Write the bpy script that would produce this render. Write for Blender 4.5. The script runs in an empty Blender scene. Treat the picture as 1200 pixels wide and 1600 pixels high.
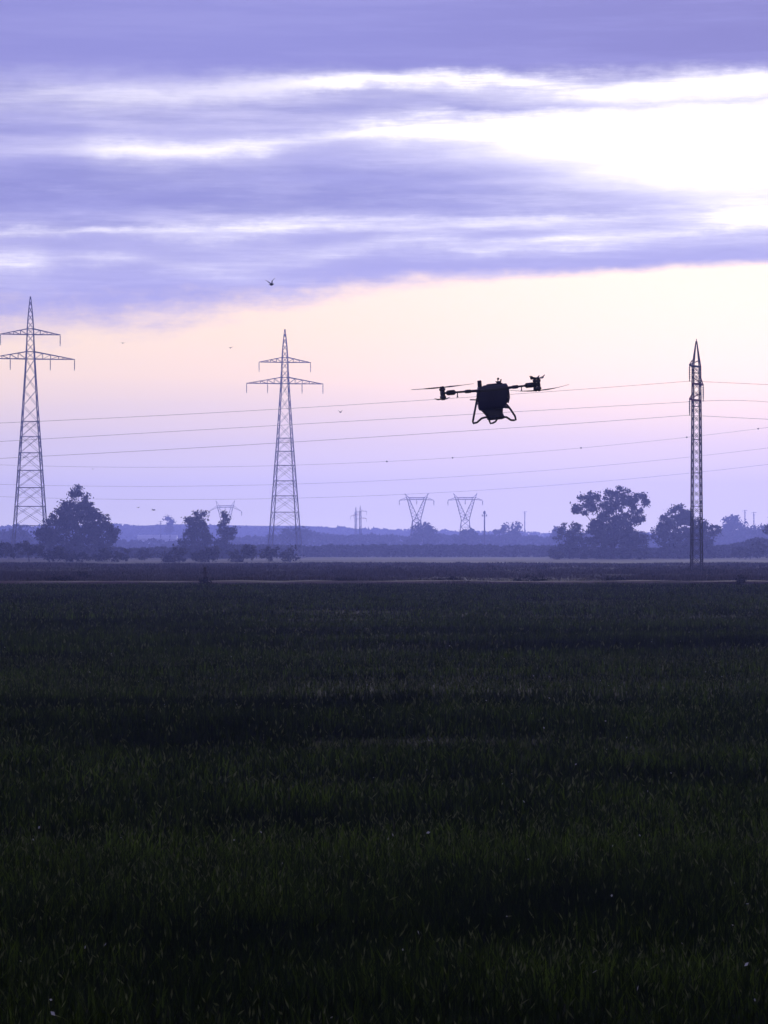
import bpy, bmesh, math, random
import numpy as np
from mathutils import Vector, Matrix

R = math.radians
rng = np.random.default_rng(7)
random.seed(7)
scene = bpy.context.scene
col = scene.collection

# ------------------------------------------------------------------ camera
F = 5000.0            # focal length in photo pixels (photo 1200 x 1600)
EYE = 1.6             # camera height above the field
HOR = 862.0           # photo row of the horizon
PITCH = math.atan((HOR - 800.0) / F)
cam_d = bpy.data.cameras.new('camera')
cam_d.sensor_fit = 'VERTICAL'
cam_d.sensor_height = 24.0
cam_d.lens = 24.0 * F / 1600.0
cam_d.clip_start = 0.5
cam_d.clip_end = 12000.0
cam = bpy.data.objects.new('camera', cam_d)
cam.location = (0, 0, EYE)
cam.rotation_euler = (math.pi / 2 + PITCH, 0, 0)
col.objects.link(cam)
scene.camera = cam

# ------------------------------------------------------------------ render / view
scene.render.engine = 'CYCLES'
vs = scene.view_settings
vs.view_transform = 'Standard'; vs.look = 'None'; vs.gamma = 1.0; vs.exposure = 0.0
vs.use_curve_mapping = False
cy = scene.cycles
cy.use_denoising = True
try:
    cy.denoiser = 'OPENIMAGEDENOISE'
    cy.denoising_input_passes = 'RGB_ALBEDO_NORMAL'
except Exception:
    pass
cy.max_bounces = 4; cy.diffuse_bounces = 2; cy.glossy_bounces = 2
cy.transmission_bounces = 2; cy.transparent_max_bounces = 6; cy.volume_bounces = 0
cy.sample_clamp_indirect = 4.0

SUN_AZ = math.atan((1150 - 600) / F)           # to the right of the view axis
SUN_EL = math.atan((HOR - 240) / F)

# ------------------------------------------------------------------ world: cloudy evening sky
world = bpy.data.worlds.new('World')
scene.world = world
world.use_nodes = True
wt = world.node_tree
wt.nodes.clear()

class G:
    """small helper to write node graphs"""
    def __init__(s, t): s.t = t
    def put(s, sock, v):
        if isinstance(v, bpy.types.NodeSocket): s.t.links.new(v, sock)
        else: sock.default_value = v
    def m(s, op, a, b=None, c=None, clamp=False):
        n = s.t.nodes.new('ShaderNodeMath'); n.operation = op; n.use_clamp = clamp
        for i, v in enumerate((a, b, c)):
            if v is not None: s.put(n.inputs[i], v)
        return n.outputs[0]
    def rng(s, v, a, b, c=0.0, d=1.0, smooth=True):
        n = s.t.nodes.new('ShaderNodeMapRange'); n.clamp = True
        n.interpolation_type = 'SMOOTHSTEP' if smooth else 'LINEAR'
        s.put(n.inputs[0], v)
        for i, k in enumerate((a, b, c, d)): s.put(n.inputs[i + 1], k)
        return n.outputs[0]
    def curve(s, x, pts, lo, hi, x0=-600.0, x1=1800.0):
        n = s.t.nodes.new('ShaderNodeFloatCurve')
        t = s.rng(x, x0, x1, 0, 1, smooth=False)
        s.put(n.inputs['Value'], t)
        c = n.mapping.curves[0]
        P = [((px - x0) / (x1 - x0), (py - lo) / (hi - lo)) for px, py in pts]
        if P[0][0] > 0: P.insert(0, (0.0, P[0][1]))
        if P[-1][0] < 1: P.append((1.0, P[-1][1]))
        c.points[0].location = P[0]; c.points[1].location = P[-1]
        for p in P[1:-1]: c.points.new(*p)
        n.mapping.update()
        return s.m('MULTIPLY_ADD', n.outputs[0], hi - lo, lo)
    def mixc(s, f, a, b, mode='MIX'):
        n = s.t.nodes.new('ShaderNodeMix'); n.data_type = 'RGBA'; n.blend_type = mode
        n.clamp_factor = True
        s.put(n.inputs[0], f)
        s.put(n.inputs[6], a if not isinstance(a, tuple) else a + (1,))
        s.put(n.inputs[7], b if not isinstance(b, tuple) else b + (1,))
        return n.outputs[2]
    def noise(s, vec, scale, detail=4.0, rough=0.5):
        n = s.t.nodes.new('ShaderNodeTexNoise')
        mp = s.t.nodes.new('ShaderNodeMapping'); mp.inputs['Scale'].default_value = scale
        s.t.links.new(vec, mp.inputs['Vector']); s.t.links.new(mp.outputs[0], n.inputs['Vector'])
        n.inputs['Scale'].default_value = 1.0; n.inputs['Detail'].default_value = detail
        n.inputs['Roughness'].default_value = rough
        return n.outputs[0]

g = G(wt)
tc = wt.nodes.new('ShaderNodeTexCoord')
D = tc.outputs['Generated']
sep = wt.nodes.new('ShaderNodeSeparateXYZ'); wt.links.new(D, sep.inputs[0])
az = g.m('ARCTAN2', sep.outputs[0], sep.outputs[1])          # radians, 0 = straight ahead
el = g.m('ARCSINE', sep.outputs[2])
X = g.m('MULTIPLY_ADD', az, F, 600.0)                        # angle units of the sky: 5000 per radian
Y = g.m('MULTIPLY_ADD', el, -F, HOR)

nw = g.noise(D, (9, 9, 60), 3, 0.5)
nf = g.noise(D, (30, 30, 210), 8, 0.68)
nb = g.noise(D, (7, 7, 60), 5, 0.6)
ns = g.noise(D, (11, 11, 150), 7, 0.66)
nc = g.noise(D, (95, 95, 170), 7, 0.62)
warp = g.m('ADD', g.m('MULTIPLY', g.m('SUBTRACT', nw, 0.5), 22.0), g.m('MULTIPLY', g.m('SUBTRACT', nc, 0.5), 26.0))
warp = g.m('ADD', warp, g.m('MULTIPLY', g.m('SUBTRACT', nf, 0.5), 26.0))
Yw = g.m('ADD', Y, warp)

def streak(center, width, amp, nlo=0.25, nhi=0.6, below=None):
    c = g.curve(X, center, 0, 600)
    a = g.curve(X, amp, 0, 1.6)
    d = g.m('SUBTRACT', Yw, c)
    w = g.curve(X, width, 0, 120) if isinstance(width, list) else width
    d = g.m('DIVIDE', d, w)
    e = g.m('EXPONENT', g.m('MULTIPLY', g.m('MULTIPLY', d, d), -1.0))
    e2 = g.m('EXPONENT', g.m('MULTIPLY', g.m('ABSOLUTE', d), -0.52))
    e = g.m('ADD', g.m('MULTIPLY', e, 0.55), g.m('MULTIPLY', e2, 0.46))
    k = g.rng(ns, nlo + 0.1, nhi + 0.1, 0.30, 1.0)
    return g.m('MULTIPLY', g.m('MULTIPLY', e, a), k)

# clear air under the cloud deck: Nishita sky tinted by the evening haze, pink above lilac
sky = wt.nodes.new('ShaderNodeTexSky')
sky.sky_type = 'NISHITA'; sky.sun_disc = False
sky.sun_elevation = SUN_EL; sky.sun_rotation = SUN_AZ
sky.air_density = 1.5; sky.dust_density = 3.0
nish = g.mixc(1.0, sky.outputs[0], (0.006, 0.006, 0.010), 'MULTIPLY')
cr = wt.nodes.new('ShaderNodeValToRGB')
g.put(cr.inputs[0], g.rng(g.m('ADD', Y, g.m('MULTIPLY', g.m('SUBTRACT', nw, 0.5), 60.0)), 880, 430, 0, 1, smooth=False))
els = cr.color_ramp.elements
stops = [(0.0, (1.12, 1.06, 1.02)), (0.20, (0.90, 0.85, 0.85)), (0.42, (0.78, 0.72, 0.76)), (0.54, (0.88, 0.76, 0.68)),
         (0.64, (1.02, 0.83, 0.63)), (0.80, (1.03, 0.85, 0.62)), (1.0, (1.02, 0.86, 0.69))]
els[0].position = stops[0][0]; els[0].color = stops[0][1] + (1,)
els[1].position = 1.0; els[1].color = stops[-1][1] + (1,)
for p, c in stops[1:-1]:
    e = els.new(p); e.color = c + (1,)
lightside = g.rng(X, 300, 1300)
warm = g.m('MULTIPLY', lightside, g.rng(Y, 760, 560))
clear = g.mixc(warm, cr.outputs[0], (1.12, 0.98, 0.80))
clear = g.mixc(1.0, clear, nish, 'ADD')

# cloud deck
yb = g.curve(X, [(-600, 560), (0, 515), (100, 512), (250, 497), (400, 474), (600, 448), (900, 430), (1200, 416), (1800, 400)], 300, 700)
soft = g.curve(X, [(0, 62), (300, 56), (450, 42), (600, 26), (900, 13), (1200, 11)], 0, 70)
dd = g.m('DIVIDE', g.m('SUBTRACT', yb, g.m('ADD', Y, g.m('MULTIPLY', warp, g.curve(X, [(0, 2.4), (350, 2.2), (600, 1.1), (900, 0.6), (1200, 0.5)], 0, 3)))), soft)
deck = g.rng(dd, -0.7, 1.0)
base = g.mixc(g.rng(nb, 0.35, 0.66), (0.285, 0.285, 0.63), (0.41, 0.40, 0.76))
base = g.mixc(g.rng(nf, 0.45, 0.75, 0, 0.35), base, (0.50, 0.48, 0.85))
top = g.mixc(g.rng(X, 300, 1200), (0.30, 0.295, 0.67), (0.27, 0.255, 0.57))
top = g.mixc(g.rng(ns, 0.40, 0.70, 0, 0.4), top, (0.40, 0.385, 0.76))
base = g.mixc(g.rng(Yw, 150, 100, 0, 0.95), base, top)
low = g.m('MULTIPLY', g.rng(Y, 330, 430), 0.55)
base = g.mixc(low, base, (0.50, 0.47, 0.82))
wisp = g.m('MULTIPLY', g.rng(ns, 0.48, 0.76, 0, 0.62), g.rng(Yw, 110, 160))
base = g.mixc(wisp, base, (0.72, 0.68, 0.98))

B = None
def addB(x):
    global B
    B = x if B is None else g.m('ADD', B, x)
addB(streak([(-600, 205), (0, 168), (200, 160), (450, 138), (560, 130), (740, 124), (900, 140), (1200, 146), (1800, 160)],
            [(0, 20), (400, 15), (560, 11), (740, 14), (900, 17), (1200, 19)],
            [(-600, .3), (0, .42), (200, .42), (400, .6), (560, 1.1), (760, 1.25), (900, 1.15), (1200, 1.1), (1800, .7)], 0.2, 0.5))
addB(streak([(-600, 270), (0, 238), (200, 236), (400, 230), (560, 206), (700, 202), (1000, 205), (1800, 215)],
            [(0, 14), (250, 14), (420, 13), (560, 12), (800, 17), (1200, 24)],
            [(-600, .2), (0, .1), (120, .35), (230, .9), (400, .85), (480, .55), (580, 1.1), (700, 1.3), (900, 1.4), (1800, .6)], 0.2, 0.5))
addB(streak([(-600, 380), (0, 368), (160, 369), (310, 371), (420, 357), (600, 351), (850, 349), (1050, 340), (1800, 330)],
            [(0, 8), (160, 8), (320, 13), (420, 13), (600, 10), (1200, 12)],
            [(-600, .5), (0, 1.0), (160, 1.0), (310, 1.3), (430, 1.2), (560, .7), (700, .45), (850, .6), (1000, .5), (1200, .4)]))
addB(streak([(-600, 420), (0, 415), (60, 414), (160, 406), (380, 420), (580, 382), (650, 377), (760, 388), (880, 379), (1000, 370), (1200, 344), (1800, 330)],
            [(0, 12), (60, 12), (160, 9), (380, 12), (600, 12), (1200, 14)],
            [(-600, .5), (0, 1.0), (60, .9), (110, .4), (160, .7), (260, .3), (400, .4), (560, .7), (660, .8), (760, .95), (880, 1.0), (1000, .6), (1200, 1.1), (1800, .4)]))
# veiled sun: white core with a sharp-ish lower edge
gx = g.m('DIVIDE', g.m('SUBTRACT', X, 1190.0), 300.0)
gy = g.m('DIVIDE', g.m('SUBTRACT', g.m('ADD', Y, g.m('MULTIPLY', warp, 0.6)), g.curve(X, [(700, 216), (900, 228), (1200, 240), (1800, 250)], 0, 600)), g.curve(X, [(600, 26), (800, 40), (1000, 58), (1250, 72)], 0, 120))
r2 = g.m('ADD', g.m('MULTIPLY', g.m('MULTIPLY', gx, gx), 0.62), g.m('MULTIPLY', gy, gy))
core = g.m('EXPONENT', g.m('MULTIPLY', g.m('POWER', r2, 1.15), -0.85))
addB(g.m('MULTIPLY', g.m('MULTIPLY', core, g.rng(ns, 0.3, 0.6, 0.7, 1.0)), 1.6))
hx = g.m('DIVIDE', g.m('SUBTRACT', X, 1150.0), 520.0)
hy = g.m('DIVIDE', g.m('SUBTRACT', Y, 235.0), 130.0)
halo = g.m('EXPONENT', g.m('MULTIPLY', g.m('ADD', g.m('MULTIPLY', hx, hx), g.m('MULTIPLY', hy, hy)), -1.0))
addB(g.m('MULTIPLY', halo, g.rng(nf, 0.3, 0.7, 0.08, 0.36)))
# the topmost deck hides the streaks
B = g.m('MULTIPLY', B, g.rng(Yw, 98, 128))
veil = streak([(-600, 150), (600, 165), (800, 172), (1000, 166), (1200, 158), (1800, 150)], 6.0, [(-600, 0), (600, 0), (760, .6), (950, .8), (1200, .9), (1800, .3)])
B = g.m('SUBTRACT', g.m('MINIMUM', B, 1.0), g.m('MULTIPLY', veil, 0.8))
cloud = g.mixc(g.m('MAXIMUM', B, 0.0), base, (1.24, 1.18, 1.20))
skyc = g.mixc(deck, clear, cloud)
# overhead the deck thickens
thick = g.rng(el, R(9.0), R(38), 1.0, 0.42)
mult = wt.nodes.new('ShaderNodeVectorMath'); mult.operation = 'SCALE'
wt.links.new(skyc, mult.inputs[0]); g.put(mult.inputs['Scale'], thick)
below = g.mixc(g.rng(el, R(-0.6), R(-3.0)), mult.outputs[0], (0.02, 0.02, 0.03))
bg = wt.nodes.new('ShaderNodeBackground'); bg.inputs[1].default_value = 1.0
wt.links.new(below, bg.inputs[0])
wo = wt.nodes.new('ShaderNodeOutputWorld'); wt.links.new(bg.outputs[0], wo.inputs[0])

# ------------------------------------------------------------------ sun behind the clouds
sd = bpy.data.lights.new('sun', 'SUN'); sd.energy = 1.4; sd.angle = R(12); sd.color = (1.0, 0.96, 0.96)
sun = bpy.data.objects.new('sun', sd); col.objects.link(sun)
sdir = Vector((math.sin(SUN_AZ) * math.cos(SUN_EL), math.cos(SUN_AZ) * math.cos(SUN_EL), math.sin(SUN_EL)))
sun.rotation_euler = sdir.to_track_quat('Z', 'Y').to_euler()

# ------------------------------------------------------------------ helpers
def at(x, y, dist):
    """world point seen at photo pixel (x, y) at depth dist"""
    dx, dz = (x - 600.0) / F, (800.0 - y) / F
    fy = math.cos(PITCH) - dz * math.sin(PITCH)
    fz = math.sin(PITCH) + dz * math.cos(PITCH)
    k = dist / fy
    return Vector((dx * k, dist, EYE + fz * k))

def material(name, color, rough=0.7, metal=0.0, spec=0.3, vary=0.0, scale=3.0, attr=None, color2=None, bump=0.0, transl=0.0):
    m = bpy.data.materials.new(name); m.use_nodes = True
    t = m.node_tree; b = t.nodes['Principled BSDF']; h = G(t)
    b.inputs['Roughness'].default_value = rough; b.inputs['Metallic'].default_value = metal
    b.inputs['Specular IOR Level'].default_value = spec
    c = color
    geo = t.nodes.new('ShaderNodeNewGeometry')
    if color2 is not None:
        if attr:
            a = t.nodes.new('ShaderNodeAttribute'); a.attribute_name = attr
            f = a.outputs['Fac']
        else:
            f = h.rng(h.noise(geo.outputs['Position'], (scale,) * 3, 5, 0.6), 0.35, 0.65)
        c = h.mixc(f, color, color2)
    if vary:
        n = h.noise(geo.outputs['Position'], (scale * 2.3,) * 3, 4, 0.6)
        v = h.rng(n, 0.25, 0.75, 1 - vary, 1 + vary, smooth=False)
        comb = t.nodes.new('ShaderNodeCombineColor')
        for i in range(3): t.links.new(v, comb.inputs[i])
        c = h.mixc(1.0, c, comb.outputs[0], 'MULTIPLY')
    if isinstance(c, tuple): b.inputs['Base Color'].default_value = c + (1,)
    else: t.links.new(c, b.inputs['Base Color'])
    if bump:
        bn = t.nodes.new('ShaderNodeBump'); bn.inputs['Strength'].default_value = bump
        bn.inputs['Distance'].default_value = 0.05
        t.links.new(h.noise(geo.outputs['Position'], (scale * 4,) * 3, 6, 0.65), bn.inputs['Height'])
        t.links.new(bn.outputs[0], b.inputs['Normal'])
    if transl:
        tr = t.nodes.new('ShaderNodeBsdfTranslucent')
        if isinstance(c, tuple): tr.inputs[0].default_value = c + (1,)
        else: t.links.new(c, tr.inputs[0])
        mx = t.nodes.new('ShaderNodeMixShader'); mx.inputs[0].default_value = transl
        t.links.new(b.outputs[0], mx.inputs[1]); t.links.new(tr.outputs[0], mx.inputs[2])
        t.links.new(mx.outputs[0], t.nodes['Material Output'].inputs['Surface'])
    return m

MT = {
    'steel': material('galvanised_steel', (0.10, 0.10, 0.11), 0.7, 0.0, 0.2, 0.25, 0.4),
    'dark_steel': material('weathered_steel', (0.045, 0.043, 0.05), 0.7, 0.0, 0.2, 0.25, 0.4),
    'red_steel': material('red_oxide_steel', (0.16, 0.03, 0.035), 0.7, 0.0, 0.2, 0.2, 0.5),
    'insulator': material('glass_insulator', (0.09, 0.08, 0.09), 0.4, 0, 0.4),
    'wire': material('aluminium_wire', (0.10, 0.10, 0.11), 0.6, 0, 0.2),
    'concrete': material('concrete', (0.22, 0.21, 0.20), 0.9, 0, 0.1, 0.2, 1.0),
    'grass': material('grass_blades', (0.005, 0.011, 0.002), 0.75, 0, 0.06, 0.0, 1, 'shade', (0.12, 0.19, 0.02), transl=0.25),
    'lit_tip': material('lit_grass_tips', (0.035, 0.055, 0.012), 0.85, 0, 0.05, 0.0, 1, 'shade', (0.19, 0.21, 0.085)),  # paler than the blades: skylight on the grass tips put into colour
    'rough': material('rough_grass', (0.026, 0.030, 0.020), 0.9, 0, 0.05, 0, 1, 'shade', (0.13, 0.105, 0.085)),
    'fluff': material('pale_seed_heads', (0.55, 0.55, 0.50), 0.9, 0, 0.1, 0.2, 9),
    'soil': material('field_soil', (0.012, 0.016, 0.008), 0.95, 0, 0.03, 0.3, 0.6, None, (0.03, 0.035, 0.014), bump=0.5),
    'scrub_soil': material('scrub_soil', (0.026, 0.028, 0.02), 0.95, 0, 0.03, 0.35, 0.05, None, (0.06, 0.05, 0.042), bump=0.4),
    'dirt': material('track_dirt', (0.14, 0.095, 0.085), 0.95, 0, 0.05, 0.35, 0.25, None, (0.05, 0.036, 0.034), bump=0.5),
    'mist_ground': material('mist_pale_ground', (0.045, 0.040, 0.038), 0.95, 0, 0.03, 0.4, 0.035, None, (0.13, 0.11, 0.09)),  # ground colour paled to imitate mist
    'hill': material('hill_scrub', (0.04, 0.045, 0.03), 0.95, 0, 0.02, 0.3, 0.02, None, (0.09, 0.085, 0.06)),
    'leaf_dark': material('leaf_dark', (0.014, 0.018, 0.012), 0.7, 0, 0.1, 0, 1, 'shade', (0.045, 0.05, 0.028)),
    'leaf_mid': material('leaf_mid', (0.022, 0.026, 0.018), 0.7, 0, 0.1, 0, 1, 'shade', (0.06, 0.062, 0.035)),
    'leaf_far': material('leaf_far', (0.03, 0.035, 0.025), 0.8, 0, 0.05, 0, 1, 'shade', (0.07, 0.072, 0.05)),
    'bark': material('bark', (0.035, 0.028, 0.022), 0.9, 0, 0.1, 0.3, 4),
    'plastic': material('drone_plastic', (0.012, 0.012, 0.015), 0.45, 0, 0.35, 0.15, 3),
    'tank': material('tank_plastic', (0.018, 0.018, 0.045), 0.35, 0, 0.5, 0.15, 2),
    'carbon': material('carbon_tube', (0.010, 0.010, 0.012), 0.4, 0, 0.4, 0.1, 5),
    'blade': material('propeller_carbon', (0.03, 0.028, 0.03), 0.5, 0, 0.3, 0.1, 5),
    'metal': material('motor_metal', (0.06, 0.05, 0.055), 0.5, 0.3, 0.4, 0.1, 5),
    'lens': material('lens_glass', (0.01, 0.01, 0.012), 0.1, 0, 0.6),
    'feather': material('dark_feather', (0.02, 0.02, 0.022), 0.8, 0, 0.1, 0.2, 20),
    'wood': material('weathered_wood', (0.05, 0.042, 0.038), 0.9, 0, 0.1, 0.3, 6),
    'stone': material('field_stone', (0.05, 0.045, 0.045), 0.9, 0, 0.1, 0.3, 3),
    'plaster': material('pale_plaster', (0.6, 0.58, 0.55), 0.9, 0, 0.1, 0.1, 0.2),
    'roof': material('pale_roof_sheet', (0.75, 0.75, 0.75), 0.6, 0, 0.3, 0.1, 0.2),
    'opening': material('dark_opening', (0.04, 0.04, 0.05), 0.6, 0, 0.2),
}

class MB:
    def __init__(s): s.v = []; s.f = []
    def add(s, vs, fs):
        o = len(s.v); s.v += [tuple(v) for v in vs]; s.f += [tuple(i + o for i in f) for f in fs]
    def bar(s, p, q, r, r2=None, n=4, cap=True):
        p, q = Vector(p), Vector(q); r2 = r if r2 is None else r2
        d = (q - p)
        if d.length < 1e-6: return
        d.normalize()
        a = d.cross(Vector((0, 0, 1)) if abs(d.z) < 0.95 else Vector((0, 1, 0))).normalized(); b = d.cross(a)
        ring = []
        for c, rr in ((p, r), (q, r2)):
            for i in range(n):
                t = 2 * math.pi * (i + 0.5) / n
                ring.append(c + a * (rr * math.cos(t)) + b * (rr * math.sin(t)))
        fs = [(i, (i + 1) % n, n + (i + 1) % n, n + i) for i in range(n)]
        if cap: fs += [tuple(range(n - 1, -1, -1)), tuple(range(n, 2 * n))]
        s.add(ring, fs)
    def path(s, pts, rs, n=6):
        pts = [Vector(p) for p in pts]
        if not hasattr(rs, '__len__'): rs = [rs] * len(pts)
        vs = []
        prev = None
        for i, p in enumerate(pts):
            d = (pts[min(i + 1, len(pts) - 1)] - pts[max(i - 1, 0)]).normalized()
            if prev is None:
                a = d.cross(Vector((0, 0, 1)) if abs(d.z) < 0.9 else Vector((0, 1, 0))).normalized()
            else:
                a = (prev - d * prev.dot(d)).normalized()
            prev = a; b = d.cross(a)
            vs += [p + (a * math.cos(2 * math.pi * k / n) + b * math.sin(2 * math.pi * k / n)) * rs[i] for k in range(n)]
        fs = []
        for i in range(len(pts) - 1):
            for k in range(n):
                fs.append((i * n + k, i * n + (k + 1) % n, (i + 1) * n + (k + 1) % n, (i + 1) * n + k))
        fs += [tuple(range(n - 1, -1, -1)), tuple((len(pts) - 1) * n + k for k in range(n))]
        s.add(vs, fs)
    def lathe(s, c, prof, axis=(0, 0, 1), n=12):
        c = Vector(c); d = Vector(axis).normalized()
        s.path([c + d * h for h, _ in prof], [max(r, 1e-4) for _, r in prof], n)
    def loft(s, secs, n=None):
        """secs: list of rings (equal vertex count)"""
        k = len(secs[0]); vs = [v for r in secs for v in r]; fs = []
        for i in range(len(secs) - 1):
            for j in range(k): fs.append((i * k + j, i * k + (j + 1) % k, (i + 1) * k + (j + 1) % k, (i + 1) * k + j))
        fs += [tuple(range(k - 1, -1, -1)), tuple((len(secs) - 1) * k + j for j in range(k))]
        s.add(vs, fs)
    def box(s, c, h):
        c = Vector(c)
        vs = [c + Vector((sx * h[0], sy * h[1], sz * h[2])) for sz in (-1, 1) for sx, sy in ((-1, -1), (1, -1), (1, 1), (-1, 1))]
        s.add(vs, [(3, 2, 1, 0), (4, 5, 6, 7), (0, 1, 5, 4), (1, 2, 6, 5), (2, 3, 7, 6), (3, 0, 4, 7)])
    def build(s, name, mat, parent=None, smooth=False, bevel=0):
        me = bpy.data.meshes.new(name); me.from_pydata(s.v, [], s.f); me.update()
        if smooth: me.polygons.foreach_set('use_smooth', [True] * len(me.polygons))
        me.materials.append(MT[mat] if isinstance(mat, str) else mat)
        o = bpy.data.objects.new(name, me); col.objects.link(o)
        if parent is not None: o.parent = parent
        if bevel:
            b = o.modifiers.new('bevel', 'BEVEL'); b.width = bevel; b.segments = 2; b.limit_method = 'ANGLE'; b.angle_limit = R(35)
        return o

def np_mesh(name, verts, faces_n, shade, mat, parent=None):
    """verts (N,3); faces all with faces_n corners in order; shade per vertex"""
    me = bpy.data.meshes.new(name)
    nv = len(verts); nf_ = nv // faces_n
    me.vertices.add(nv); me.vertices.foreach_set('co', verts.astype(np.float32).ravel())
    me.loops.add(nv); me.loops.foreach_set('vertex_index', np.arange(nv, dtype=np.int32))
    me.polygons.add(nf_); me.polygons.foreach_set('loop_start', np.arange(0, nv, faces_n, dtype=np.int32))
    if shade is not None:
        a = me.attributes.new('shade', 'FLOAT', 'POINT'); a.data.foreach_set('value', shade.astype(np.float32))
    me.update(calc_edges=True)
    me.materials.append(MT[mat] if isinstance(mat, str) else mat)
    o = bpy.data.objects.new(name, me); col.objects.link(o)
    if parent is not None: o.parent = parent
    return o

def tag(o, label=None, cat=None, group=None, kind=None):
    if label: o['label'] = label
    if cat: o['category'] = cat
    if group: o['group'] = group
    if kind: o['kind'] = kind
    return o

def empty(name, loc=(0, 0, 0), rz=0.0):
    o = bpy.data.objects.new(name, None); o.location = loc; o.rotation_euler = (0, 0, rz)
    o.empty_display_size = 0.5; col.objects.link(o); return o

def copy_tree(o, parent=None):
    c = o.copy(); col.objects.link(c); c.parent = parent
    for ch in list(o.children): copy_tree(ch, c)
    return c

def vnoise(x, y, seed=0):
    """smooth value noise in numpy"""
    r = np.random.default_rng(seed).random((256, 256))
    xi = np.floor(x).astype(int); yi = np.floor(y).astype(int)
    fx = x - xi; fy = y - yi; fx = fx * fx * (3 - 2 * fx); fy = fy * fy * (3 - 2 * fy)
    g_ = lambda a, b: r[a % 256, b % 256]
    return (g_(xi, yi) * (1 - fx) + g_(xi + 1, yi) * fx) * (1 - fy) + (g_(xi, yi + 1) * (1 - fx) + g_(xi + 1, yi + 1) * fx) * fy

# ------------------------------------------------------------------ ground, field, track, hills
FIELD_END = 146.0
def sheet(name, x0, x1, y0, y1, nx, ny, mat, z=0.0, rough=0.0, seed=1, sc=0.2):
    xs = np.linspace(x0, x1, nx + 1); ys = np.linspace(y0, y1, ny + 1)
    gx_, gy_ = np.meshgrid(xs, ys)
    zz = np.full_like(gx_, z)
    if rough: zz = z + (vnoise(gx_ * sc + 50, gy_ * sc + 50, seed) - 0.5) * rough
    v = np.stack([gx_, gy_, zz], -1).reshape(-1, 3)
    f = [(j * (nx + 1) + i, j * (nx + 1) + i + 1, (j + 1) * (nx + 1) + i + 1, (j + 1) * (nx + 1) + i) for j in range(ny) for i in range(nx)]
    m = MB(); m.v = [tuple(p) for p in v]; m.f = f
    o = m.build(name, mat); o['kind'] = 'structure'; return o
sheet('ground', -2000, 2000, -200, 2690, 4, 4, 'scrub_soil', 0.0)
sheet('crop_field', -60, 60, 2, FIELD_END, 60, 90, 'soil', 0.05, 0.05, 3, 0.5)
# the track runs on a low dike
m_ = None
def dike():
    ys = [146.3, 147.3, 148.0, 151.5, 152.2, 153.5]; zs = [0.0, 0.19, 0.23, 0.23, 0.19, -0.02]
    xs = np.linspace(-260, 260, 301); m = MB()
    for y_, z_ in zip(ys, zs):
        for x_ in xs:
            w_ = 0.25 * math.sin(x_ * 0.05) + 0.3 * math.sin(x_ * 0.13 + 1)
            m.v.append((x_, y_ + w_, z_ + (random.uniform(-.03, .03) if z_ > 0.1 else 0)))
    n_ = len(xs)
    m.f = [(j * n_ + i, j * n_ + i + 1, (j + 1) * n_ + i + 1, (j + 1) * n_ + i) for j in range(len(ys) - 1) for i in range(n_ - 1)]
    o = m.build('dirt_track', 'dirt'); o['kind'] = 'structure'
dike()
sheet('misty_field', -600, 600, 420, 900, 4, 4, 'mist_ground', 0.06)  # pale sheet painting the mist that lies over the far field

def hill(name, dist, depth, xs, hs, mat, seed):
    nx, ny = 160, 6
    x = np.linspace(-900, 900, nx + 1)
    h = np.interp(x, xs, hs) + (vnoise(x * 0.03 + 7, x * 0 + seed, seed) - 0.5) * 2.0
    m = MB()
    for j in range(ny + 1):
        t = j / ny
        k = math.sin(math.pi * t) ** 0.7 if 0 < t < 1 else 0
        for i in range(nx + 1): m.v.append((x[i], dist + depth * t, h[i] * k - 0.3 * (1 - k)))
    m.f = [(j * (nx + 1) + i, j * (nx + 1) + i + 1, (j + 1) * (nx + 1) + i + 1, (j + 1) * (nx + 1) + i) for j in range(ny) for i in range(nx)]
    o = m.build(name, mat, smooth=True); o['kind'] = 'structure'
    return lambda X_: np.interp(X_, x, h)
hx_ = [(p - 600) * 2500 / F for p in (-500, 0, 185, 280, 480, 640, 860, 1100, 1300, 1800)]
hh = [EYE + (HOR - p) * 2500 / F for p in (826, 823, 819, 820, 822, 828, 836, 838, 836, 832)]
hill_h = hill('hills', 2450, 200, hx_, hh, 'hill', 4)

# ------------------------------------------------------------------ vegetation builders
def leaf_quads(cent, size, seed, flat=0.0):
    """random small quads round centres -> (4N,3)"""
    r = np.random.default_rng(seed); n = len(cent)
    a = r.normal(size=(n, 3)); a /= np.linalg.norm(a, axis=1)[:, None]
    b = r.normal(size=(n, 3)); b -= a * (a * b).sum(1)[:, None]; b /= np.linalg.norm(b, axis=1)[:, None]
    s = size * (0.55 + 0.9 * r.random((n, 1)))
    a = a * s; b = b * s * 0.6
    return np.stack([cent - a, cent - b * 0.9, cent + a, cent + b], 1).reshape(-1, 3)

def crown_points(lobes, dist, per_area, clump, leafs, seed, depth=0.8):
    """lobes in photo pixels (cx, cy, rx, ry) standing at depth dist"""
    r = np.random.default_rng(seed); out = []; cl = []
    k = dist / F
    for (cx, cy, rx, ry) in lobes:
        c = at(cx, cy, dist); rx_, rz_ = rx * k, ry * k
        ry_ = depth * (rx_ + rz_) / 2
        n = max(4, int(per_area * rx_ * rz_))
        d = r.normal(size=(n, 3)); d /= np.linalg.norm(d, axis=1)[:, None]
        rad = r.random(n) ** 0.42
        p = np.array(c) + d * rad[:, None] * np.array([rx_, ry_, rz_])
        cl.append(p)
        for q in p:
            cr_ = clump * (0.6 + 0.8 * r.random())
            d2 = r.normal(size=(leafs, 3)) * cr_ * np.array([0.55, 0.55, 0.42])
            out.append(q + d2)
    return np.concatenate(out), np.concatenate(cl)

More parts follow.
